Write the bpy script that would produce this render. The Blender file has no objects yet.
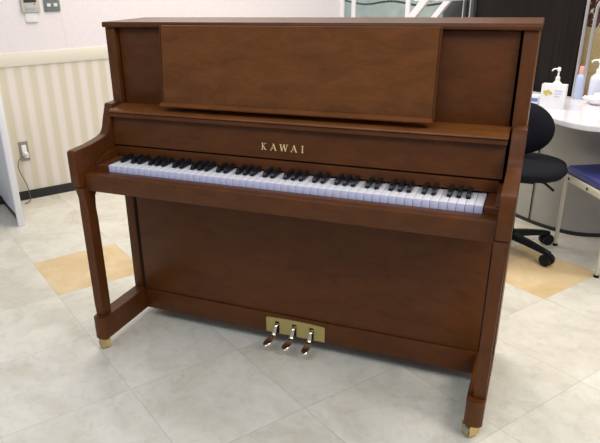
import bpy, bmesh, math, random
from mathutils import Vector, Matrix
random.seed(4)
C = bpy.context.scene.collection
R = math.radians
ROOM = -(math.pi/2 - 0.9956)        # room axes are turned against the piano
# ------------------------------------------------------------------ materials
def mat(name, col, rough=.5, metal=0, coat=0, **k):
    m = bpy.data.materials.new(name); m.use_nodes = True
    b = m.node_tree.nodes['Principled BSDF']
    b.inputs['Base Color'].default_value = (*col, 1); b.inputs['Roughness'].default_value = rough
    b.inputs['Metallic'].default_value = metal; b.inputs['Coat Weight'].default_value = coat
    b.inputs['Coat Roughness'].default_value = .12
    for a, v in k.items(): b.inputs[a].default_value = v
    return m
def nd(m, t, **k):
    n = m.node_tree.nodes.new(t)
    for a, v in k.items(): setattr(n, a, v)
    return n
def ln(m, a, b): m.node_tree.links.new(a, b)
def ramp(m, src, stops):
    r = nd(m, 'ShaderNodeValToRGB'); e = r.color_ramp.elements
    while len(e) < len(stops): e.new(.5)
    for i, (p, c) in enumerate(stops): e[i].position = p; e[i].color = (*c, 1)
    ln(m, src, r.inputs[0]); return r.outputs[0]
def math_(m, op, a, b=None, c=None):
    n = nd(m, 'ShaderNodeMath', operation=op)
    for i, v in enumerate((a, b, c)):
        if v is None: continue
        if isinstance(v, (int, float)): n.inputs[i].default_value = v
        else: ln(m, v, n.inputs[i])
    return n.outputs[0]
def objco(m, scale=(1, 1, 1)):
    t = nd(m, 'ShaderNodeTexCoord'); p = nd(m, 'ShaderNodeMapping'); p.inputs['Scale'].default_value = scale
    ln(m, t.outputs['Object'], p.inputs[0]); return p.outputs[0]
def noise(m, co, sc, det=4, rough=.6, dist=0):
    n = nd(m, 'ShaderNodeTexNoise'); n.inputs['Scale'].default_value = sc; n.inputs['Detail'].default_value = det
    n.inputs['Roughness'].default_value = rough; n.inputs['Distortion'].default_value = dist; ln(m, co, n.inputs['Vector']); return n.outputs[0]
def mix(m, f, a, b, bt='MIX'):
    n = nd(m, 'ShaderNodeMix', data_type='RGBA', blend_type=bt)
    for s, v in ((0, f), (6, a), (7, b)):
        if isinstance(v, (int, float)): n.inputs[s].default_value = v
        elif isinstance(v, tuple): n.inputs[s].default_value = (*v, 1)
        else: ln(m, v, n.inputs[s])
    return n.outputs[2]
def wood(name, axis, col=(.094, .0290, .0060), rough=.40, var=1.0):
    m = mat(name, col, rough, coat=0); m.node_tree.nodes['Principled BSDF'].inputs['Specular IOR Level'].default_value = .24
    s = [22, 22, 22]; s['xyz'.index(axis)] = 9
    co = objco(m, tuple(s)); b = m.node_tree.nodes['Principled BSDF']
    n1 = noise(m, co, 1.0, 6, .62, .6)
    s2 = [210, 210, 210]; s2['xyz'.index(axis)] = 45
    n2 = noise(m, objco(m, tuple(s2)), 1.0, 3, .6)
    d = tuple(c*(1-.22*var) for c in col); l = tuple(c*(1+.20*var) for c in col)
    c1 = ramp(m, n1, [(.3, d), (.5, col), (.72, l)])
    c2 = ramp(m, n2, [(.35, (.84, .82, .80)), (.6, (1.05, 1.04, 1.02))])
    ln(m, mix(m, .55, c1, c2, 'MULTIPLY'), b.inputs['Base Color'])
    bp = nd(m, 'ShaderNodeBump'); bp.inputs['Strength'].default_value = .05; bp.inputs['Distance'].default_value = .002
    ln(m, n2, bp.inputs['Height']); ln(m, bp.outputs[0], b.inputs['Normal'])
    return m
WX = wood('walnut_grain_across', 'x'); WZ = wood('walnut_grain_up', 'z'); WY = wood('walnut_grain_deep', 'y')
WD = wood('music_desk_veneer', 'x', (.134, .0455, .0100), .38)
WP = wood('lower_panel_veneer', 'x', (.106, .0330, .0066), .42)
WS = wood('music_shelf_highlit_walnut', 'x', (.165, .057, .0145), .36)  # brighter walnut: highlight on shelf and desk ledge put into the colour
WR = wood('reddish_cheek_wood', 'y', (.13, .038, .013), .4)
DARK = mat('dark_gap', (.008, .006, .005), .8)
IVORY = mat('white_key_plastic', (.90, .89, .93), .22, coat=.3); KEYCOOL = mat('key_front_cool_light', (.62, .64, .86), .3)  # lilac fronts: cool light from the viewer's side painted into the key colour
EBONY = mat('black_key_plastic', (.012, .012, .014), .22, **{'Specular IOR Level': .2})
BRASS = mat('brass', (.62, .47, .2), .3, 1)
GOLD = mat('gold_lettering', (.85, .66, .30), .4, .3)
PLATE = mat('pedal_plate_brass', (.52, .43, .17), .38, .75)
CBR = mat('dull_brass_roller', (.42, .38, .27), .4, .8)
CHROME = mat('polished_pedal_metal', (.80, .70, .58), .16, 1)
STEEL = mat('steel', (.55, .56, .56), .3, 1)
FELT = mat('dark_red_felt', (.12, .015, .012), .9)
WHITEM = mat('white_painted_metal', (.80, .79, .84), .4)
WHITEP = mat('white_plastic', (.84, .84, .87), .35)
SILV = mat('silver_tube_metal', (.62, .62, .66), .28, .75)
BLACKP = mat('black_plastic', (.007,.0075,.010), .38, **{'Specular IOR Level': .2})
BLACKF = mat('black_fabric', (.006, .0065, .011), .85, **{'Specular IOR Level': .2})
BLUEF = mat('blue_vinyl', (.036, .042, .20), .45)
CREAMM = mat('cream_painted_metal', (.62, .58, .48), .4)
BLACKR = mat('black_baseboard_rubber', (.014, .014, .016), .5)
for m_, sc in ((BLACKF, 400), (BLUEF, 120)):
    b_ = nd(m_, 'ShaderNodeBump'); b_.inputs['Strength'].default_value = .25; b_.inputs['Distance'].default_value = .002
    ln(m_, noise(m_, objco(m_), sc, 2), b_.inputs['Height']); ln(m_, b_.outputs[0], m_.node_tree.nodes['Principled BSDF'].inputs['Normal'])
# ------------------------------------------------------------------ mesh helpers
def box(bm, x0, x1, y0, y1, z0, z1, bev=0, seg=2):
    t = bmesh.new(); bmesh.ops.create_cube(t, size=1)
    for v in t.verts: v.co = Vector(((x0+x1)/2+v.co.x*(x1-x0), (y0+y1)/2+v.co.y*(y1-y0), (z0+z1)/2+v.co.z*(z1-z0)))
    if bev: bmesh.ops.bevel(t, geom=t.edges[:], offset=bev, segments=seg, affect='EDGES', profile=.5)
    put(bm, t)
def put(bm, t, M=None):
    me = bpy.data.meshes.new('t'); t.to_mesh(me); t.free()
    if M: me.transform(M)
    bm.from_mesh(me); bpy.data.meshes.remove(me)
def prism(bm, pts, a0, a1, axis, bev=0, seg=2):
    """outline pts in the two other axes (x: y,z; y: x,z; z: x,y) pushed from a0 to a1 along axis"""
    t = bmesh.new()
    def P(p, a): return {'x': (a, p[0], p[1]), 'y': (p[0], a, p[1]), 'z': (p[0], p[1], a)}[axis]
    A = [t.verts.new(P(p, a0)) for p in pts]; B = [t.verts.new(P(p, a1)) for p in pts]
    f1 = t.faces.new(A); f2 = t.faces.new(B[::-1]); n = len(pts)
    for i in range(n): t.faces.new((A[i], B[i], B[(i+1) % n], A[(i+1) % n]))
    bmesh.ops.recalc_face_normals(t, faces=t.faces[:])
    if bev:
        ed = [e for e in t.edges if f1 in e.link_faces or f2 in e.link_faces or e.calc_face_angle(0) > .6]
        try: bmesh.ops.bevel(t, geom=ed, offset=bev, segments=seg, affect='EDGES')
        except Exception: pass
    put(bm, t)
def tube(bm, pts, r, n=10, caps=True):
    pts = [Vector(p) for p in pts]; rs = r if isinstance(r, (list, tuple)) else [r]*len(pts)
    rings = []; pv = None
    for i, p in enumerate(pts):
        d = (pts[min(i+1, len(pts)-1)]-pts[max(i-1, 0)]).normalized()
        if pv is None: a = d.orthogonal().normalized()
        else: a = (pv-d*pv.dot(d)).normalized()
        pv = a; b = d.cross(a)
        rings.append([bm.verts.new(p+rs[i]*(math.cos(2*math.pi*k/n)*a+math.sin(2*math.pi*k/n)*b)) for k in range(n)])
    for i in range(len(rings)-1):
        for k in range(n): bm.faces.new((rings[i][k], rings[i][(k+1) % n], rings[i+1][(k+1) % n], rings[i+1][k]))
    if caps: bm.faces.new(rings[0][::-1]); bm.faces.new(rings[-1])
def lathe(bm, prof, cx=0, cy=0, n=24, sx=1, sy=1):
    rings = [[bm.verts.new((cx+sx*r*math.cos(2*math.pi*k/n), cy+sy*r*math.sin(2*math.pi*k/n), z)) for k in range(n)] for r, z in prof]
    for i in range(len(rings)-1):
        for k in range(n): bm.faces.new((rings[i][k], rings[i][(k+1) % n], rings[i+1][(k+1) % n], rings[i+1][k]))
    bm.faces.new(rings[0][::-1]); bm.faces.new(rings[-1])
def smooth(pts, it=2, closed=False):
    pts = [Vector(p) for p in pts]
    for _ in range(it):
        q = [] if closed else [pts[0]]
        for i in range(len(pts) if closed else len(pts)-1):
            a, b = pts[i], pts[(i+1) % len(pts)]; q += [a*.75+b*.25, a*.25+b*.75]
        if not closed: q.append(pts[-1])
        pts = q
    return pts
def obj(name, bm, m, parent=None, sm=40, loc=None, rz=0):
    bmesh.ops.recalc_face_normals(bm, faces=bm.faces[:])
    me = bpy.data.meshes.new(name); bm.to_mesh(me); bm.free()
    for p in me.polygons: p.use_smooth = True
    me.materials.append(m)
    try: me.set_sharp_from_angle(angle=R(sm))
    except Exception: pass
    o = bpy.data.objects.new(name, me); C.objects.link(o); o.parent = parent
    if loc: o.location = loc
    o.rotation_euler.z = rz
    return o
def thing(name, label, cat, loc=(0, 0, 0), rz=0, group=None):
    o = bpy.data.objects.new(name, None); C.objects.link(o); o.location = loc; o.rotation_euler.z = rz; o.empty_display_size = .05
    return tag(o, label, cat, group)
def tag(o, label, cat, group=None):
    o['label'] = label; o['category'] = cat
    if group: o['group'] = group
    return o
def struct(name, bm, m, label, cat, rz=ROOM):
    o = obj(name, bm, m, rz=rz); o['kind'] = 'structure'; o['label'] = label; o['category'] = cat; return o
def N(): return bmesh.new()
def B(name, m, parent, x0, x1, y0, y1, z0, z1, bev=.0015):
    b = N(); box(b, x0, x1, y0, y1, z0, z1, bev); return obj(name, b, m, parent)
def room(x, y, z=0): c, s = math.cos(ROOM), math.sin(ROOM); return (c*x-s*y, s*x+c*y, z)

# ================================================================== THE SETTING (room axes: x right along back wall, y away along left wall)
T = .41911; GX, GY = -.10363, -.61523
fl = mat('marbled_vinyl_tiles', (.6, .58, .5), .28, coat=.2)
co = objco(fl); sep = nd(fl, 'ShaderNodeSeparateXYZ'); ln(fl, co, sep.inputs[0])
ux = math_(fl, 'DIVIDE', math_(fl, 'SUBTRACT', sep.outputs[0], GX), T); uy = math_(fl, 'DIVIDE', math_(fl, 'SUBTRACT', sep.outputs[1], GY), T)
ix = math_(fl, 'FLOOR', ux); iy = math_(fl, 'FLOOR', uy); fx = math_(fl, 'FRACT', ux); fy = math_(fl, 'FRACT', uy)
def edge(f): return math_(fl, 'SUBTRACT', .5, math_(fl, 'ABSOLUTE', math_(fl, 'SUBTRACT', f, .5)))
gr = math_(fl, 'LESS_THAN', math_(fl, 'MINIMUM', edge(fx), edge(fy)), .0032)
cmb = nd(fl, 'ShaderNodeCombineXYZ'); ln(fl, ix, cmb.inputs[0]); ln(fl, iy, cmb.inputs[1])
wn = nd(fl, 'ShaderNodeTexWhiteNoise', noise_dimensions='3D'); ln(fl, cmb.outputs[0], wn.inputs[0])
off = nd(fl, 'ShaderNodeVectorMath', operation='MULTIPLY_ADD'); ln(fl, wn.outputs['Color'], off.inputs[0]); off.inputs[1].default_value = (9, 9, 9); ln(fl, co, off.inputs[2])
n1 = noise(fl, off.outputs[0], 4.2, 7, .66, .7); n2 = noise(fl, off.outputs[0], 16, 5, .7, 1.2); n3 = noise(fl, off.outputs[0], 2.2, 3, .5)
base = ramp(fl, n1, [(.30, (.60, .57, .47)), (.47, (.68, .655, .575)), (.60, (.745, .725, .655)), (.75, (.69, .64, .50))])
base = mix(fl, .5, base, ramp(fl, n2, [(.34, (.80, .80, .75)), (.52, (1, 1, 1)), (.7, (1.05, 1.04, 1.0))]), 'MULTIPLY')
tanc = ramp(fl, n1, [(.3, (.56, .40, .20)), (.5, (.67, .50, .28)), (.7, (.76, .62, .40))])
def cell(i, j): return math_(fl, 'MULTIPLY', math_(fl, 'COMPARE', ix, i, .1), math_(fl, 'COMPARE', iy, j, .1))
isT = math_(fl, 'ADD', cell(-3, 0), cell(0, 4))
base = mix(fl, isT, base, tanc); tv = ramp(fl, wn.outputs['Value'], [(0, (.95, .95, .95)), (1, (1.03, 1.03, 1.02))])
base = mix(fl, 1.0, base, tv, 'MULTIPLY')
base = mix(fl, math_(fl, 'MULTIPLY', gr, .36), base, (.25, .235, .20))
ln(fl, base, fl.node_tree.nodes['Principled BSDF'].inputs['Base Color'])
ln(fl, math_(fl, 'MULTIPLY_ADD', n2, .25, .22), fl.node_tree.nodes['Principled BSDF'].inputs['Roughness'])
b = N(); box(b, -2.46, 2.2, -3.2, 3.4, -.05, 0); struct('floor', b, fl, 'pale marbled square tile floor with two tan tiles', 'floor')

WXL, WYB = -2.4086, 2.2
wl = mat('striped_wallpaper', (.7, .68, .7), .75)
co = objco(wl); sep = nd(wl, 'ShaderNodeSeparateXYZ'); ln(wl, co, sep.inputs[0])
st = math_(wl, 'SINE', math_(wl, 'MULTIPLY', math_(wl, 'ADD', sep.outputs[1], .46), 2*math.pi/.087))
sb = math_(wl, 'SINE', math_(wl, 'MULTIPLY', sep.outputs[1], 2*math.pi/.0145))
stripe = ramp(wl, math_(wl, 'MULTIPLY_ADD', math_(wl, 'MULTIPLY_ADD', sb, .08, st), .5, .5), [(.25, (.64, .585, .47)), (.8, (.745, .69, .66))])
up = ramp(wl, noise(wl, co, 60, 5, .7), [(.3, (.76, .70, .74)), (.7, (.82, .765, .80))])
seam = math_(wl, 'LESS_THAN', math_(wl, 'ABSOLUTE', math_(wl, 'SUBTRACT', sep.outputs[1], .004)), .0016)
up = mix(wl, math_(wl, 'MULTIPLY', seam, .35), up, (.45, .42, .42))
ln(wl, mix(wl, math_(wl, 'GREATER_THAN', sep.outputs[2], .86), stripe, up), wl.node_tree.nodes['Principled BSDF'].inputs['Base Color'])
b = N(); box(b, WXL-.05, WXL, -3.2, WYB, 0, 2.3); struct('wall_left', b, wl, 'left wall, striped beige paper below and pinkish white above', 'wall')
CRM = mat('cream_rail_paint', (.74, .69, .60), .55)
b = N(); box(b, WXL, WXL+.008, -3.2, WYB, .822, .900, .002); struct('trim_1', b, CRM, 'cream chair rail between striped and plain wall paper', 'trim')
b = N(); box(b, WXL, WXL+.006, -3.2, WYB, 0, .058, .001); struct('baseboard_left', b, BLACKR, 'black baseboard along the striped wall', 'baseboard')

# back wall: a low sill wall under glass, then a dark board, then a tan board with dark patterned paper above
wb = mat('grey_back_wall', (.30, .33, .35), .6)
b = N(); box(b, WXL-.05, 2.2, WYB+.30, WYB+.35, 0, 2.3); struct('wall_back', b, wb, 'grey wall seen beyond the glass partition', 'wall')
gl = mat('greenish_partition_glass', (.46, .56, .57), .08)
g = gl.node_tree.nodes['Principled BSDF']; g.inputs['Alpha'].default_value = .62
co = objco(gl); sep = nd(gl, 'ShaderNodeSeparateXYZ'); ln(gl, co, sep.inputs[0])
wv = math_(gl, 'MULTIPLY', math_(gl, 'SINE', math_(gl, 'MULTIPLY', sep.outputs[0], 11)), .012)
dd = math_(gl, 'ABSOLUTE', math_(gl, 'SUBTRACT', math_(gl, 'ADD', sep.outputs[2], wv), 1.095))
ln(gl, mix(gl, math_(gl, 'LESS_THAN', dd, .007), ramp(gl, noise(gl, co, 4, 4), [(.35, (.33, .42, .42)), (.65, (.50, .60, .60))]), (.03, .055, .05)), g.inputs['Base Color'])
b = N(); box(b, WXL, -1.361, WYB, WYB+.008, .02, 2.3); win = struct('window_1', b, gl, 'greenish glass partition between white posts behind the piano lid', 'window')
for x in (WXL+.012, -2.262, -1.69):
    b = N(); box(b, x-.02, x+.02, WYB-.012, WYB+.02, 0, 2.3, .003); obj('window_post', b, WHITEM, win)
b = N(); box(b, WXL, -1.361, WYB-.01, WYB+.02, 0, .05, .003); obj('window_sill', b, WHITEM, win)
dk = mat('dark_brown_board', (.018, .012, .012), .5, **{'Specular IOR Level': .2})
co = objco(dk, (60, 60, 2)); ln(dk, ramp(dk, noise(dk, co, 1, 4), [(.3, (.008, .0055, .005)), (.7, (.017, .012, .011))]), dk.node_tree.nodes['Principled BSDF'].inputs['Base Color'])
b = N(); box(b, -1.098, -.392, WYB-.02, WYB+.02, 0, 2.3, .002); struct('trim_5', b, dk, 'tall dark brown wall panel behind the counter', 'wall panel')
for i, x in enumerate((-1.172, -1.118)):
    b = N(); box(b, x-.005, x+.005, WYB-.05, WYB-.021, 0, 2.3, .002)
    struct('trim_%d' % (i+2), b, SILV, ('thin metal strip beside the glass', 'thin metal strip beside the dark brown panel')[i], 'trim')
b = N(); box(b, -1.36, -1.098, WYB-.02, WYB+.02, 0, 2.3, .002); struct('trim_4', b, mat('charcoal_grey_strip', (.045, .05, .055), .4), 'dark grey strip between the glass and the dark panel', 'trim')
tb = mat('tan_board_and_patterned_paper', (.4, .3, .15), .6)
co = objco(tb); sep = nd(tb, 'ShaderNodeSeparateXYZ'); ln(tb, co, sep.inputs[0])
pt = ramp(tb, noise(tb, co, 26, 3, .5, 1.5), [(.47, (.045, .012, .008)), (.52, (.12, .05, .03)), (.58, (.55, .50, .38))]); pt.node.color_ramp.interpolation = 'CONSTANT'
tn = ramp(tb, noise(tb, objco(tb, (6, 6, 30)), 3, 4), [(.3, (.30, .22, .10)), (.7, (.40, .31, .16))])
ln(tb, mix(tb, math_(tb, 'GREATER_THAN', sep.outputs[2], .992), tn, pt), tb.node_tree.nodes['Principled BSDF'].inputs['Base Color'])
b = N(); box(b, -.392, 2.2, WYB+.03, WYB+.07, 0, 2.3); struct('wall_right', b, tb, 'tan board with brown and beige patterned strip above, right of dark panel', 'wall')

# ================================================================== THE PIANO
P = thing('upright_piano', 'walnut brown upright piano with open keyboard, brass pedals and gold lettering', 'piano')
AO = .6885
# case sides
for s in (-1, 1):
    x0, x1 = sorted((s*.651, s*AO)); B('side_panel', WZ, P, x0, x1, -.022, .235, .05, 1.124, .002)
B('back_panel', DARK, P, -.652, .652, .19, .232, .06, 1.12)
B('upper_panel', WX, P, -.6435, .6435, -.006, .014, .862, 1.121, .001)
# lid: board with rounded front edge
b = N(); prism(b, [(-.031, 1.1255), (-.033, 1.129), (-.033, 1.137), (-.029, 1.1418), (.236, 1.1424), (.236, 1.1245), (-.029, 1.1245)], -.6925, .6925, 'x', .001)
obj('lid', b, WX, P)
# music desk: leaning board with a projecting ledge at its foot
b = N(); prism(b, [(-.044, 1.133), (-.060, 1.133), (-.078, .886), (-.062, .886)], -.442, .442, 'x', .002); md = obj('music_desk', b, WD, P)
for s in (-1, 1):
    x0, x1 = sorted((s*.4425, s*.4465)); b = N(); prism(b, [(-.044, 1.133), (-.0605, 1.133), (-.0785, .886), (-.062, .886)], x0, x1, 'x', .0008); obj('edge_band', b, WZ, md)
b = N(); prism(b, [(-.060, .878), (-.090, .878), (-.096, .883), (-.096, .889), (-.090, .892), (-.060, .893)], -.448, .444, 'x', .001); obj('desk_ledge', b, WS, md)
# shelf under the desk: sloping top, front edge, lower lip
b = N(); prism(b, [(.0, .868), (-.030, .867), (-.090, .861), (-.099, .857), (-.101, .8525), (-.098, .850), (.0, .850)], -.6555, .650, 'x', .0008); obj('music_shelf', b, WS, P)
b = N(); prism(b, [(.0, .849), (-.096, .849), (-.098, .836), (-.094, .834), (.0, .834)], -.6555, .649, 'x', .001); obj('shelf_lip', b, WX, P)
# fallboard and lettering
FB = lambda z: -.080-.010*(.834-z)/.097
b = N(); prism(b, [(FB(.833), .833), (FB(.737), .737), (.0, .737), (.0, .833)], -.6545, .6465, 'x', .001); fb = obj('fallboard', b, WX, P)
def letter_quads(ch, w):
    """strokes of a serif capital in unit height; each a quad/polygon"""
    q = []
    def st(x0, y0, x1, y1, t0): q.append([(x0-t0/2, y0), (x0+t0/2, y0), (x1+t0/2, y1), (x1-t0/2, y1)])
    def sf(x, y, s=.30): q.append([(x-s/2, y-.035), (x+s/2, y-.035), (x+s/2, y+.035), (x-s/2, y+.035)])
    if ch == 'K':
        st(.18, 0, .18, 1, .17); sf(.18, .035, .36); sf(.18, .965, .36); st(.22, .42, .72, 1, .07); st(.36, .55, .76, 0, .18); sf(.72, .965, .3); sf(.78, .035, .34)
    if ch == 'A':
        st(.12, 0, .5, 1, .07); st(.86, 0, .48, 1, .18); q.append([(.25, .30), (.75, .30), (.75, .36), (.25, .36)]); sf(.12, .035, .28); sf(.86, .035, .34)
    if ch == 'W':
        st(.30, 0, .08, 1, .16); st(.28, 0, .56, 1, .07); st(.78, 0, .54, 1, .16); st(.76, 0, .99, 1, .07); sf(.10, .965, .32); sf(.55, .965, .24); sf(1.0, .965, .24)
    if ch == 'I':
        st(.5, 0, .5, 1, .17); sf(.5, .035, .42); sf(.5, .965, .42)
    return q
for ch, x0, x1 in (('K', -.0975, -.0795), ('A', -.0675, -.0455), ('W', -.0350, -.0095), ('A', .0020, .0240), ('I', .0320, .0510)):
    b = N(); W = x1-x0 if ch != 'I' else .019; x0 += .0148
    for k, poly in enumerate(letter_quads(ch, W)):
        vs = []
        for d in (.0006+.00006*k, -.0008):
            vs.append([b.verts.new((x0+px*W, FB(.763+py*.0215)-d, .763+py*.0215)) for px, py in poly])
        b.faces.new(vs[0]); b.faces.new(vs[1][::-1])
        for i in range(4): b.faces.new((vs[0][i], vs[1][i], vs[1][(i+1) % 4], vs[0][(i+1) % 4]))
    o = obj('lettering', b, GOLD, fb); o['label'] = 'gold serif letter %s' % ch
B('key_strip', WX, P, -.650, .6415, -.091, -.060, .6975, .7315, .002)
B('key_felt', FELT, P, -.614, .616, -.070, -.064, .6915, .6970, 0)
# keybed, keyslip, cheeks
B('keybed', WX, P, -.655, .655, -.262, .02, .620, .640, .001)
b = N(); prism(b, [(-.268, .618), (-.270, .622), (-.270, .674), (-.267, .6775), (-.262, .6785), (-.203, .6715), (-.203, .618)], -.655, .655, 'x', .001); obj('keyslip', b, WX, P)
for s in (-1, 1):
    x0, x1 = sorted((s*.655, s*(.6155 if s > 0 else .6115)))
    b = N(); prism(b, [(-.2035, .641), (-.2035, .690), (-.200, .6940), (-.0915, .697), (-.0915, .641)], x0, x1, 'x', .001); obj('cheek_block', b, WR, P)
    x0, x1 = sorted((s*.655, s*.642))
    b = N(); prism(b, [(-.204, .6952), (-.200, .701), (-.150, .720), (-.135, .724), (-.0915, .7275), (-.0915, .698)], x0, x1, 'x', .001); obj('cheek_moulding', b, WX, P)
# arms: one swept bracket from shelf height down and forward
prof = [(-.0225, .878), (-.070, .876), (-.074, .874)] + [tuple(p) for p in smooth([Vector((-.078, .862, 0)), Vector((-.092, .832, 0)), Vector((-.110, .782, 0)), Vector((-.150, .771, 0)), Vector((-.215, .763, 0))], 3)]
prof = [(p[0], p[1]) for p in prof] + [(-.287, .7595), (-.294, .758), (-.298, .753), (-.298, .650), (-.290, .633), (-.2725, .632), (-.0225, .632)]
for s in (-1, 1):
    x0, x1 = sorted((s*.656, s*(.6935 if s > 0 else .690))); b = N(); prism(b, prof, x0, x1, 'x', .0018); obj('arm', b, WY, P)
# legs, toe blocks, casters
for s in (-1, 1):
    b = N(); n = 12; rings = []
    for i in range(n+1):
        z = .1405+(.6315-.1405)*i/n; t = i/n; fl_ = max(0, (t-.88)/.12)**1.7
        hw = .0165+.001*t+.0015*fl_; cx = s*(.6625+.0025*t)+(.0065 if s > 0 else 0); yf = -.282-.010*fl_; yb = -.236-.002*t+.030*fl_
        rings.append([b.verts.new((cx+a*hw, y, z)) for a, y in ((-1, yf), (1, yf), (1, yb), (-1, yb))])
    for i in range(n):
        for k in range(4): b.faces.new((rings[i][k], rings[i][(k+1) % 4], rings[i+1][(k+1) % 4], rings[i+1][k]))
    b.faces.new(rings[0][::-1]); b.faces.new(rings[-1])
    bmesh.ops.bevel(b, geom=[e for e in b.edges if abs(e.verts[0].co.z-e.verts[1].co.z) > .01], offset=.003, segments=2, affect='EDGES')
    obj('leg', b, WZ, P, 30)
    b = N(); xc = s*.660+(.002 if s > 0 else 0); h = .026
    pl = [(xc-h, -.024), (xc-h, -.288)] + [(xc+h*math.cos(math.pi+math.pi*k/6)*1.0, -.288+.014*math.sin(math.pi+math.pi*k/6)) for k in range(1, 6)] + [(xc+h, -.288), (xc+h, -.024)]
    prism(b, pl, .050, .1395, 'z', .002); obj('toe_block', b, WZ, P)
    for y in (-.268, .17):
        b = N(); zt = .0495; a = R(-40); c0, c1 = math.cos(a), math.sin(a); X = Matrix.Translation((xc-.004, y, 0)) @ Matrix.Rotation(a, 4, 'Z')
        t = bmesh.new(); lathe(t, [(.019, zt-.005), (.019, zt)], 0, 0, 16)
        for k in (-1, 1): box(t, k*.0165-.0018, k*.0165+.0018, -.022, .014, .010, zt-.004, .001)
        box(t, -.0183, .0183, -.014, .014, zt-.014, zt-.004, .002); put(b, t, X)
        c_ = obj('caster', b, BRASS, P); b = N(); t = bmesh.new(); tube(t, [(-.014, -.008, .0175), (.014, -.008, .0175)], .0175, 20); put(b, t, X); obj('wheel', b, CBR, c_)
# lower front
B('bottom_rail', WX, P, -.650, .650, -.024, .02, .050, .1315, .002)
for s in (-1, 1):
    x0, x1 = sorted((s*.6375, s*.6515)); B('gap_shade_strip', DARK, P, x0, x1, -.012, -.006, .132, .6195, 0)  # near-black strips painting the shade inside the gaps beside the lower panel
B('lower_panel', WP, P, -.639, .639, -.018, -.002, .1335, .6195, .001)
# pedal plate with arched top and three slots (built of slabs round the slots)
zt = lambda x: .1195-.0035*(x-.005)**2/.0128
pl = N(); xs = [-.109, -.0735, -.0565, -.006, .011, .0605, .0775, .119]
for i in range(7):
    a, c = xs[i], xs[i+1]; slot = i in (1, 3, 5); n = 8
    top = [(a+(c-a)*k/n, zt(a+(c-a)*k/n)) for k in range(n+1)]
    if i == 0: top[0] = (a, .112); top.insert(1, (a+.003, zt(a)-.001))
    if i == 6: top[-1] = (c, .112); top.insert(-1, (c-.003, zt(c)-.001))
    prism(pl, [(c, .104 if slot else .0545), (a, .104 if slot else .0545)] + top, -.0275, -.0242, 'y')
obj('pedal_plate', pl, PLATE, P)
for i, px in enumerate((-.065, .0025, .069)):
    sl = N(); box(sl, px-.0085, px+.0085, -.0252, -.0243, .0545, .104); obj('pedal_slot', sl, DARK, P)
    b = N(); yaw = (-.28, -.18, -.06)[i]
    path = [(-.020, .094), (-.032, .092), (-.040, .084), (-.044, .070), (-.050, .058), (-.062, .052), (-.078, .046), (-.094, .040), (-.103, .036)]
    wid = [.0065, .0065, .0065, .007, .0082, .0125, .0155, .0145, .007]; th = [.007, .007, .007, .007, .007, .0085, .010, .0095, .006]
    rings = []
    for j, (y, z) in enumerate(path):
        a = path[max(j-1, 0)]; c = path[min(j+1, 8)]; d = Vector((0, c[0]-a[0], c[1]-a[1])).normalized(); nrm = Vector((0, -d.z, d.y))
        if nrm.z < 0: nrm = -nrm
        cc = Vector((px+yaw*(-.03-y)*-1*(-1), y, z)); cc.x = px+yaw*(abs(y)-.03)
        rg = []
        for k in range(14):
            t = 2*math.pi*k/14; ca, sa = math.cos(t), math.sin(t)
            rg.append(b.verts.new(cc+Vector((1, 0, 0))*wid[j]*math.copysign(abs(ca)**.7, ca)+nrm*th[j]/2*math.copysign(abs(sa)**.7, sa)*1.2))
        rings.append(rg)
    for j in range(8):
        for k in range(14): b.faces.new((rings[j][k], rings[j][(k+1) % 14], rings[j+1][(k+1) % 14], rings[j+1][k]))
    b.faces.new(rings[0][::-1]); b.faces.new(rings[-1]); obj('pedal', b, CHROME, P, 50)
# 88 keys: first one of each kind, then copies
KW = 1.222/52; X0 = -.611+.0019
def white_mesh():
    b = N(); box(b, .0008, KW-.0008, -.1955, -.0705, .662, .6912, .0009, 2); return b
w0 = obj('white_key', white_mesh(), IVORY, P); w0.location.x = X0; w0.data.materials.append(KEYCOOL)
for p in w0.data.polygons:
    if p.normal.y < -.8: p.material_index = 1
b = N(); t = bmesh.new()
pr = [(-.0912, .6925), (-.1540, .6925), (-.1495, .7050), (-.1450, .7085), (-.0912, .7100)]
prism(b, pr, -.0067, .0067, 'x')
for v in b.verts:
    if v.co.z > .70: v.co.x *= .84
bmesh.ops.bevel(b, geom=b.edges[:], offset=.0011, segments=2, affect='EDGES')
k0 = obj('black_key', b, EBONY, P); first = True
for i in range(52):
    if i: c = w0.copy(); C.objects.link(c); c.location.x = X0+i*KW
    n = 'ABCDEFG'[i % 7]
    if n in 'ACDFG' and i < 51:
        x = X0+(i+1)*KW+{'A': .0022, 'C': -.0018, 'D': .0018, 'F': -.0024, 'G': 0}[n]
        if first: k0.location.x = x; first = False
        else: c = k0.copy(); C.objects.link(c); c.location.x = x

# ================================================================== RIGHT: counter, chairs, bottles
ct = thing('reception_counter', 'white topped counter with curved grey front behind the black chair', 'counter', (.95, 1.75, 0))
O = Vector((.95, 1.75, 0))
def loc(p): return (p[0]-O.x, p[1]-O.y)
yb = lambda x: (2.115-.544*x)/.8391
front = smooth([Vector(p+(0,)) for p in ((.50, 1.66), (.62, 1.53), (.74, 1.37), (.88, 1.205), (1.02, 1.18), (1.20, 1.20), (1.38, 1.29), (1.50, 1.45))], 2)
pts = [(p.x, p.y) for p in front] + [(1.50, yb(1.50)), (.50, yb(.50))]
WT = mat('white_counter_laminate', (.78, .77, .82), .22, coat=.2)
b = N(); prism(b, [loc(p) for p in pts], .615, .64, 'z', .003); obj('counter_top', b, WT, ct)
GP = mat('grey_counter_front', (.40, .39, .36), .5)
ln(GP, ramp(GP, noise(GP, objco(GP), 5, 3), [(.3, (.36, .35, .32)), (.7, (.43, .42, .39))]), GP.node_tree.nodes['Principled BSDF'].inputs['Base Color'])
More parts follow.
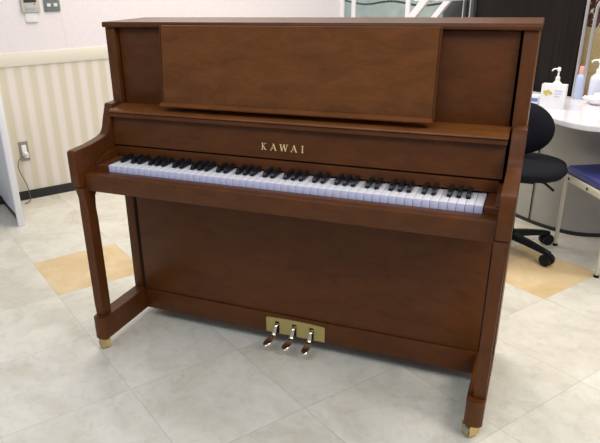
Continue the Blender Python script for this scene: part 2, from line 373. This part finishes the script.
cur = [Vector(p+(0,)) for p in ((.50, 1.93), (.60, 1.79), (.714, 1.67), (.82, 1.58), (.927, 1.53), (1.01, 1.52), (1.093, 1.544), (1.22, 1.60), (1.35, 1.67))]
cur = smooth(cur, 2)
def strip(pts, z0, z1, th):
    b = N(); f = [(p.x-O.x, p.y-O.y) for p in pts]; k = [(x+.3*th, y+th) for x, y in f]; prism(b, f+k[::-1], z0, z1, 'z'); return b
obj('front_panel', strip(cur, .02, .614, .018), GP, ct)
obj('kick_strip', strip([p+Vector((0, -.004, 0)) for p in cur], 0, .019, .02), BLACKR, ct)
b = N(); tube(b, [(.742-O.x, 1.640-O.y, .02), (.742-O.x, 1.640-O.y, .612)], .003, 6); obj('panel_seam', b, DARK, ct)

# task chair
tc = thing('task_chair', 'black swivel task chair on five casters beside the piano', 'chair', (.65, 1.21, 0))
sc_ = N(); prof = [(.02, .400), (.16, .398), (.208, .412), (.222, .432), (.216, .448), (.185, .460), (.02, .464)]
lathe(sc_, prof, 0, -.01, 36, 1, .93)
for v in sc_.verts:
    a = math.atan2(v.co.y+.01, v.co.x); k = 1+.10*math.sin(2*a)**2; v.co.x *= k; v.co.y *= k
obj('seat', sc_, BLACKF, tc, 60)
b = N()
for k in range(3):
    pass
lathe(b, [(.002, -.016), (.08, -.018), (.138, -.014), (.155, 0), (.145, .012), (.08, .020), (.002, .022)], 0, 0, 36, 1.0, .78)
Mx = Matrix.Translation((-.005, .060, .598)) @ Matrix.Rotation(R(-18), 4, 'Z') @ Matrix.Rotation(R(-6), 4, 'X') @ Matrix.Rotation(R(90), 4, 'X')
b.transform(Mx); obj('backrest', b, BLACKF, tc, 60)
b = N(); tube(b, [(0, .06, .385), (0, .14, .375), (0, .195, .41), (-.002, .088, .59)], [.016, .016, .016, .012], 8); obj('back_bracket', b, BLACKP, tc)
b = N(); box(b, -.09, .09, -.09, .09, .372, .393, .006); obj('seat_plate', b, BLACKP, tc)
b = N(); lathe(b, [(.028, .075), (.028, .22), (.020, .225), (.020, .373)], 0, 0, 20); obj('gas_column', b, BLACKP, tc)
b = N(); tube(b, smooth([(.08, -.06, .385), (.13, -.06, .378), (.150, -.06, .362), (.176, -.06, .342)], 2), [.005]*6+[.0065]*7 if False else .006, 8); obj('lever', b, BLACKP, tc)
b = N(); lathe(b, [(.036, .06), (.040, .075), (.036, .11), (.026, .118)], 0, 0, 20); obj('hub', b, BLACKP, tc)
for k in range(5):
    a = R(-34.5+72*k); d = Vector((math.cos(a), math.sin(a), 0)); pn = Vector((-d.y, d.x, 0))
    b = N(); rings = []
    for t, w, z, h in ((.02, .022, .088, .032), (.12, .019, .078, .028), (.21, .016, .066, .022), (.245, .015, .060, .018)):
        rings.append([b.verts.new(d*t+pn*s1*w+Vector((0, 0, z+s2*h/2))) for s1, s2 in ((-1, -1), (1, -1), (.75, 1), (-.75, 1))])
    for i in range(3):
        for j in range(4): b.faces.new((rings[i][j], rings[i][(j+1) % 4], rings[i+1][(j+1) % 4], rings[i+1][j]))
    b.faces.new(rings[0][::-1]); b.faces.new(rings[-1])
    bmesh.ops.bevel(b, geom=b.edges[:], offset=.003, segments=1, affect='EDGES'); lg = obj('base_leg', b, BLACKP, tc)
    b = N(); c0 = d*.233+Vector((0, 0, .0285))
    for s1 in (-1, 1): tube(b, [c0+pn*s1*.004, c0+pn*s1*.008, c0+pn*s1*.022, c0+pn*s1*.026], [.025, .0285, .0285, .022], 18)
    tube(b, [c0+Vector((0, 0, .0)), c0+Vector((0, 0, .034))], .007, 8); obj('caster', b, BLACKP, lg)

# blue chair (its local x runs toward its back, y to its far side)
ax = math.atan2(-.328, .172)
bc = thing('side_chair', 'blue padded chair with cream metal legs at the right edge', 'chair', (.880, 1.350, 0), ax)
L = .370
for (x, y) in ((0, 0), (L, 0), (0, .38), (L, .38)):
    b = N(); tube(b, [(x, y, .0), (x, y, .012)], .012, 12); 
    lgb = N(); tube(lgb, [(x, y, .010), (x, y, .366)], .0095, 12); lg = obj('leg', lgb, CREAMM, bc); obj('rubber_foot', b, BLACKP, lg)
for y in (0, .38):
    b = N(); box(b, -.012, L+.012, y-.006, y+.006, .342, .374, .003)
    rl = obj('side_rail', b, CREAMM, bc)
    for x in (.03, .19, .33):
        b = N(); s = -1 if y == 0 else 1; tube(b, [(x, y+s*.006, .358), (x, y+s*.0085, .358)], .0065, 10); obj('screw', b, BLACKP, rl)
b = N(); box(b, -.024, L+.012, .004, .376, .367, .412, .015, 4); obj('seat', b, BLUEF, bc, 60)
for y in (0, .38):
    b = N(); tube(b, smooth([(L, y, .38), (L+.012, y, .50), (L+.05, y, .72)], 2), .0095, 10); obj('back_post', b, CREAMM, bc)
b = N(); box(b, L+.012, L+.045, .012, .368, .53, .73, .013, 3); obj('backrest', b, BLUEF, bc, 60)

# items on the counter
ZT = .6402
def pump_bottle(label, x, y, w, h, m, cap, sx=1.0, rz=0, grp=None, z=ZT):
    t = thing('pump_bottle', label, 'bottle', (x, y, z), rz)
    b = N(); hb = h*.66
    lathe(b, [(w*.86, 0), (w, .006), (w, hb*.72), (w*.92, hb*.86), (w*.45, hb*.97), (w*.34, hb)], 0, 0, 24, 1, sx); obj('bottle_body', b, m, t, 50)
    b = N(); lathe(b, [(w*.40, hb-.002), (w*.40, hb+h*.09), (w*.18, hb+h*.10), (w*.15, h*.90)], 0, 0, 16); obj('pump_collar', b, cap, t)
    b = N(); lathe(b, [(w*.30, h*.90), (w*.32, h*.97), (w*.2, h)], 0, 0, 14); tube(b, smooth([(0, 0, h*.955), (-w*.9, 0, h*.955), (-w*1.15, 0, h*.90)], 1), w*.13, 8); obj('pump_nozzle', b, cap, t)
    return t
PALE = mat('pale_blue_plastic', (.45, .52, .74), .3); LILAC = mat('lilac_white_plastic', (.70, .72, .88), .3); PINK = mat('pink_cap', (.75, .35, .33), .4)
pump_bottle('white pump bottle behind the printed white box', .778, 1.66, .027, .190, WHITEP, WHITEP)
BX = thing('product_box', 'white box with yellow and blue print on the counter', 'box', (.768, 1.585, ZT), R(-12))
PAPER = mat('white_card', (.80, .80, .84), .5); YEL = mat('yellow_print', (.62, .50, .10), .5); BLU = mat('blue_print', (.16, .20, .55), .5); LBLU = mat('pale_blue_print', (.52, .56, .80), .5)
b = N(); box(b, -.056, .058, -.022, .022, 0, .118, .0015); obj('carton', b, PAPER, BX)
b = N()
for k, (x, z, r) in enumerate(((-.036, .078, .009), (-.022, .084, .008), (-.010, .076, .008), (-.028, .068, .007))): tube(b, [(x, -.0222, z), (x, -.0232-.0002*k, z)], r, 12)
obj('yellow_emblem', b, YEL, BX)
b = N()
for k in range(3): box(b, .008, .046-.006*k, -.0232, -.0221, .086-.014*k, .091-.014*k)
obj('print_lines', b, LBLU, BX)
TP = thing('tissue_pack', 'small white and blue packet beside the printed box', 'packet', (.668, 1.70, ZT), R(-15))
b = N(); box(b, -.045, .045, -.03, .03, 0, .046, .008, 3); obj('wrapper', b, PAPER, TP); b = N(); box(b, -.002, .040, -.0312, -.0300, .014, .032, .0004); obj('blue_print', b, BLU, TP)
pump_bottle('large pale pump bottle behind the silver tube rack', .972, 1.865, .036, .215, LILAC, WHITEP, .8)
t = thing('soap_bottle', 'pale blue bottle with pink cap between the silver tubes', 'bottle', (.893, 1.895, ZT))
b = N(); lathe(b, [(.020, 0), (.022, .005), (.022, .11), (.017, .125), (.010, .132)], 0, 0, 20); obj('bottle_body', b, PALE, t, 50)
b = N(); lathe(b, [(.013, .130), (.013, .165), (.010, .170)], 0, 0, 16); obj('cap', b, PINK, t)
# crumpled white cloth: low heap with folds
b = bmesh.new(); bmesh.ops.create_icosphere(b, subdivisions=5, radius=1)
for v in b.verts:
    p = v.co.copy(); f = 1+.16*math.sin(5*p.x+3*p.y*p.z+1)+.10*math.sin(11*p.y+4*p.x)+.07*math.sin(17*p.z+9*p.x*p.y)
    v.co = Vector((p.x*.062*f, p.y*.040*f, max(0, (p.z*.5+.45)*.052*f)))
cl = obj('folded_cloth', b, mat('white_cloth', (.80, .79, .83), .8), None, 80, (.985, 1.74, ZT), R(-15)); tag(cl, 'crumpled white cloth on the counter in front of the bottles', 'cloth')
# silver tube rack
rk = thing('tube_rack', 'silver tube frame standing on the counter before the tan board', 'rack', room(-.262, 2.078, ZT), ROOM)
b = N(); tube(b, [(-.048, .0, 0), (-.048, .0, .80)], .0085, 12); obj('upright', b, SILV, rk)
b = N(); tube(b, smooth([(.0, 0, 0), (.0, 0, .44), (.012, 0, .49), (.06, 0, .505), (.40, 0, .505), (.445, 0, .49), (.455, 0, .44), (.455, 0, 0)], 2), .0085, 12); obj('hoop', b, SILV, rk)
for z in (.012,):
    b = N(); tube(b, [(-.048, 0, z), (.455, 0, z)], .006, 8); obj('cross_bar', b, SILV, rk)

# ================================================================== BEHIND: white staircase
sw = thing('staircase', 'white open staircase rising in front of the glass partition', 'stairs', room(0, 0, 0), ROOM)
def stringer(y, dx):
    b = N(); x0 = -2.34+dx; prism(b, [(max(x0-.055, -2.385), 0), (x0+.01, 0), (x0+1.62, 1.60), (x0+1.555, 1.60)], y-.012, y+.012, 'y', .002); obj('stringer', b, WHITEM, sw)
stringer(1.72, .13); stringer(2.10, -.02)
for k in range(1, 9):
    z = .19*k-.01; x = -2.33+.98*z+.05
    b = N(); box(b, x-.02, x+.16, 1.733, 2.087, z, z+.022, .003); obj('stair_tread', b, WHITEM, sw)

# ================================================================== LEFT: white unit, wall fittings, cord
uc = thing('white_cabinet', 'white slim panelled cabinet standing at the left edge by the outlet', 'cabinet', room(-1.930, -.549, 0), ROOM)
WC = mat('white_cabinet_paint', (.86, .86, .90), .45); WC2 = mat('bluish_white_door', (.62, .66, .74), .45)
b = N(); box(b, -.028, 0, 0, .035, 0, .80, .003); obj('end_panel', b, WC, uc)
b = N(); box(b, -.048, -.029, .006, .016, 0.02, .56, .002); obj('frame_stile', b, WC, uc)
b = N(); box(b, -.485, -.029, .020, .034, .031, .80, .002); obj('carcass', b, WC, uc)
b = N(); box(b, -.482, -.05, .010, .0195, .06, .55, .003); dr = obj('door', b, WC2, uc)
b = N(); box(b, -.485, -.029, .002, .0195, .565, .60, .002); obj('top_rail', b, WC, uc)
b = N(); box(b, -.485, -.029, .020, .034, 0, .03, 0); obj('plinth', b, BLACKR, uc)

BEI = mat('beige_device_plastic', (.55, .52, .44), .45); SCR = mat('grey_display', (.42, .45, .52), .3); GRY = mat('grey_switch_plate', (.17, .20, .22), .4); BTN = mat('cream_switch_button', (.75, .72, .62), .4); DKD = mat('dark_display', (.05, .045, .045), .3)
cp = thing('control_panel', 'beige wall control panel with small display and card below', 'control panel', room(WXL+.0005, -.173, 1.118), ROOM)
b = N(); box(b, 0, .016, -.052, .052, 0, .15, .003); obj('housing', b, BEI, cp)
b = N(); box(b, .0162, .0175, -.034, .030, .014, .038, .0005); obj('display', b, SCR, cp)
b = N(); box(b, .0162, .0175, -.038, .034, .055, .082, .0005); obj('dark_window', b, DKD, cp)
b = N(); box(b, .0162, .0185, .018, .028, .043, .051, .0005); obj('button', b, mat('red_button', (.6, .2, .17), .4), cp)
b = N(); box(b, .001, .004, -.038, .034, -.052, -.001, .001); obj('card', b, WHITEP, cp)
b = N(); box(b, .001, .008, -.034, .031, -.056, -.052, .001); obj('card_holder', b, BEI, cp)
sp = thing('switch_plate', 'dark grey wall switch plate with cream buttons', 'switch', room(WXL+.0005, -.048, 1.118), ROOM)
b = N(); box(b, 0, .008, -.047, .047, 0, .125, .002); obj('plate', b, GRY, sp)
for y in (-.020, .020):
    for z in (.036, .075): b = N(); box(b, .0082, .013, y-.011, y+.011, z-.009, z+.009, .002); obj('button', b, BTN, sp)
ol = thing('wall_outlet', 'grey metal wall outlet plate with white sockets', 'outlet', room(WXL+.0005, -.351, .250), ROOM)
b = N(); box(b, 0, .005, -.028, .028, 0, .122, .0015); obj('plate', b, mat('brushed_outlet_metal', (.30, .29, .28), .4, .5), ol)
b = N(); box(b, .0052, .011, -.013, .015, .026, .102, .002); obj('socket', b, WHITEP, ol)
pg = thing('power_plug', 'white plug in the wall outlet with thin grey cord to floor', 'plug', room(WXL+.0128, -.346, .292), ROOM)
b = N(); box(b, 0, .028, -.012, .012, -.016, .016, .004, 3); obj('plug_body', b, WHITEP, pg)
b = N(); tube(b, smooth([(.028, -.004, -.002), (.050, -.022, .005), (.050, -.055, -.01), (.035, -.070, -.06), (.018, -.048, -.13), (.016, -.026, -.20), (.020, -.022, -.262), (.03, -.028, -.287), (.055, -.04, -.2875), (.085, -.075, -.2875)], 3), .0028, 8)
obj('cord', b, mat('grey_cord', (.11, .11, .10), .5), pg)

# ================================================================== LIGHT
def area(name, loc, size, e, col, rot=(0, 0, 0), sy=None):
    l = bpy.data.lights.new(name, 'AREA'); l.energy = e; l.color = col; l.shape = 'RECTANGLE'; l.size = size; l.size_y = sy or size
    o = bpy.data.objects.new(name, l); C.objects.link(o); o.location = loc; o.rotation_euler = rot; return o
area('overhead_light', (-.9, 1.5, 2.5), 2.2, 56, (1, .92, .77), sy=1.4)
area('overhead_light', (1.3, .9, 2.5), 1.6, 36, (1, .93, .82), sy=1.2)
area('overhead_light', (2.0, -1.0, 2.3), 1.1, 36, (1, .92, .82), (R(0), R(38), 0), sy=1.1)
area('overhead_light', (-.3, -1.9, 2.6), 2.0, 34, (.88, .94, 1), sy=1.0)  # added cool fill at the front, lightens the white keys
w = bpy.data.worlds.new('room_light'); bpy.context.scene.world = w; w.use_nodes = True
w.node_tree.nodes['Background'].inputs[0].default_value = (.82, .87, 1, 1); w.node_tree.nodes['Background'].inputs[1].default_value = .42
# ================================================================== CAMERA
cd = bpy.data.cameras.new('camera'); cam = bpy.data.objects.new('camera', cd); C.objects.link(cam)
yaw, pitch, roll = .4163, -.4018, -.0231
fwd = Vector((-math.sin(yaw)*math.cos(pitch), math.cos(yaw)*math.cos(pitch), math.sin(pitch))); rt = Vector((math.cos(yaw), math.sin(yaw), 0)); upv = rt.cross(fwd)
r2 = math.cos(roll)*rt+math.sin(roll)*upv; u2 = -math.sin(roll)*rt+math.cos(roll)*upv
cam.matrix_world = Matrix(((r2.x, u2.x, -fwd.x, .7168), (r2.y, u2.y, -fwd.y, -1.8565), (r2.z, u2.z, -fwd.z, 1.2566), (0, 0, 0, 1)))
cd.sensor_width = 36; cd.lens = 619.54/600*36; cd.shift_x = 31.3/600; cd.shift_y = 23.19/600; cd.clip_start = .02
bpy.context.scene.camera = cam
sc = bpy.context.scene; sc.view_settings.view_transform = 'Standard'; sc.view_settings.look = 'None'
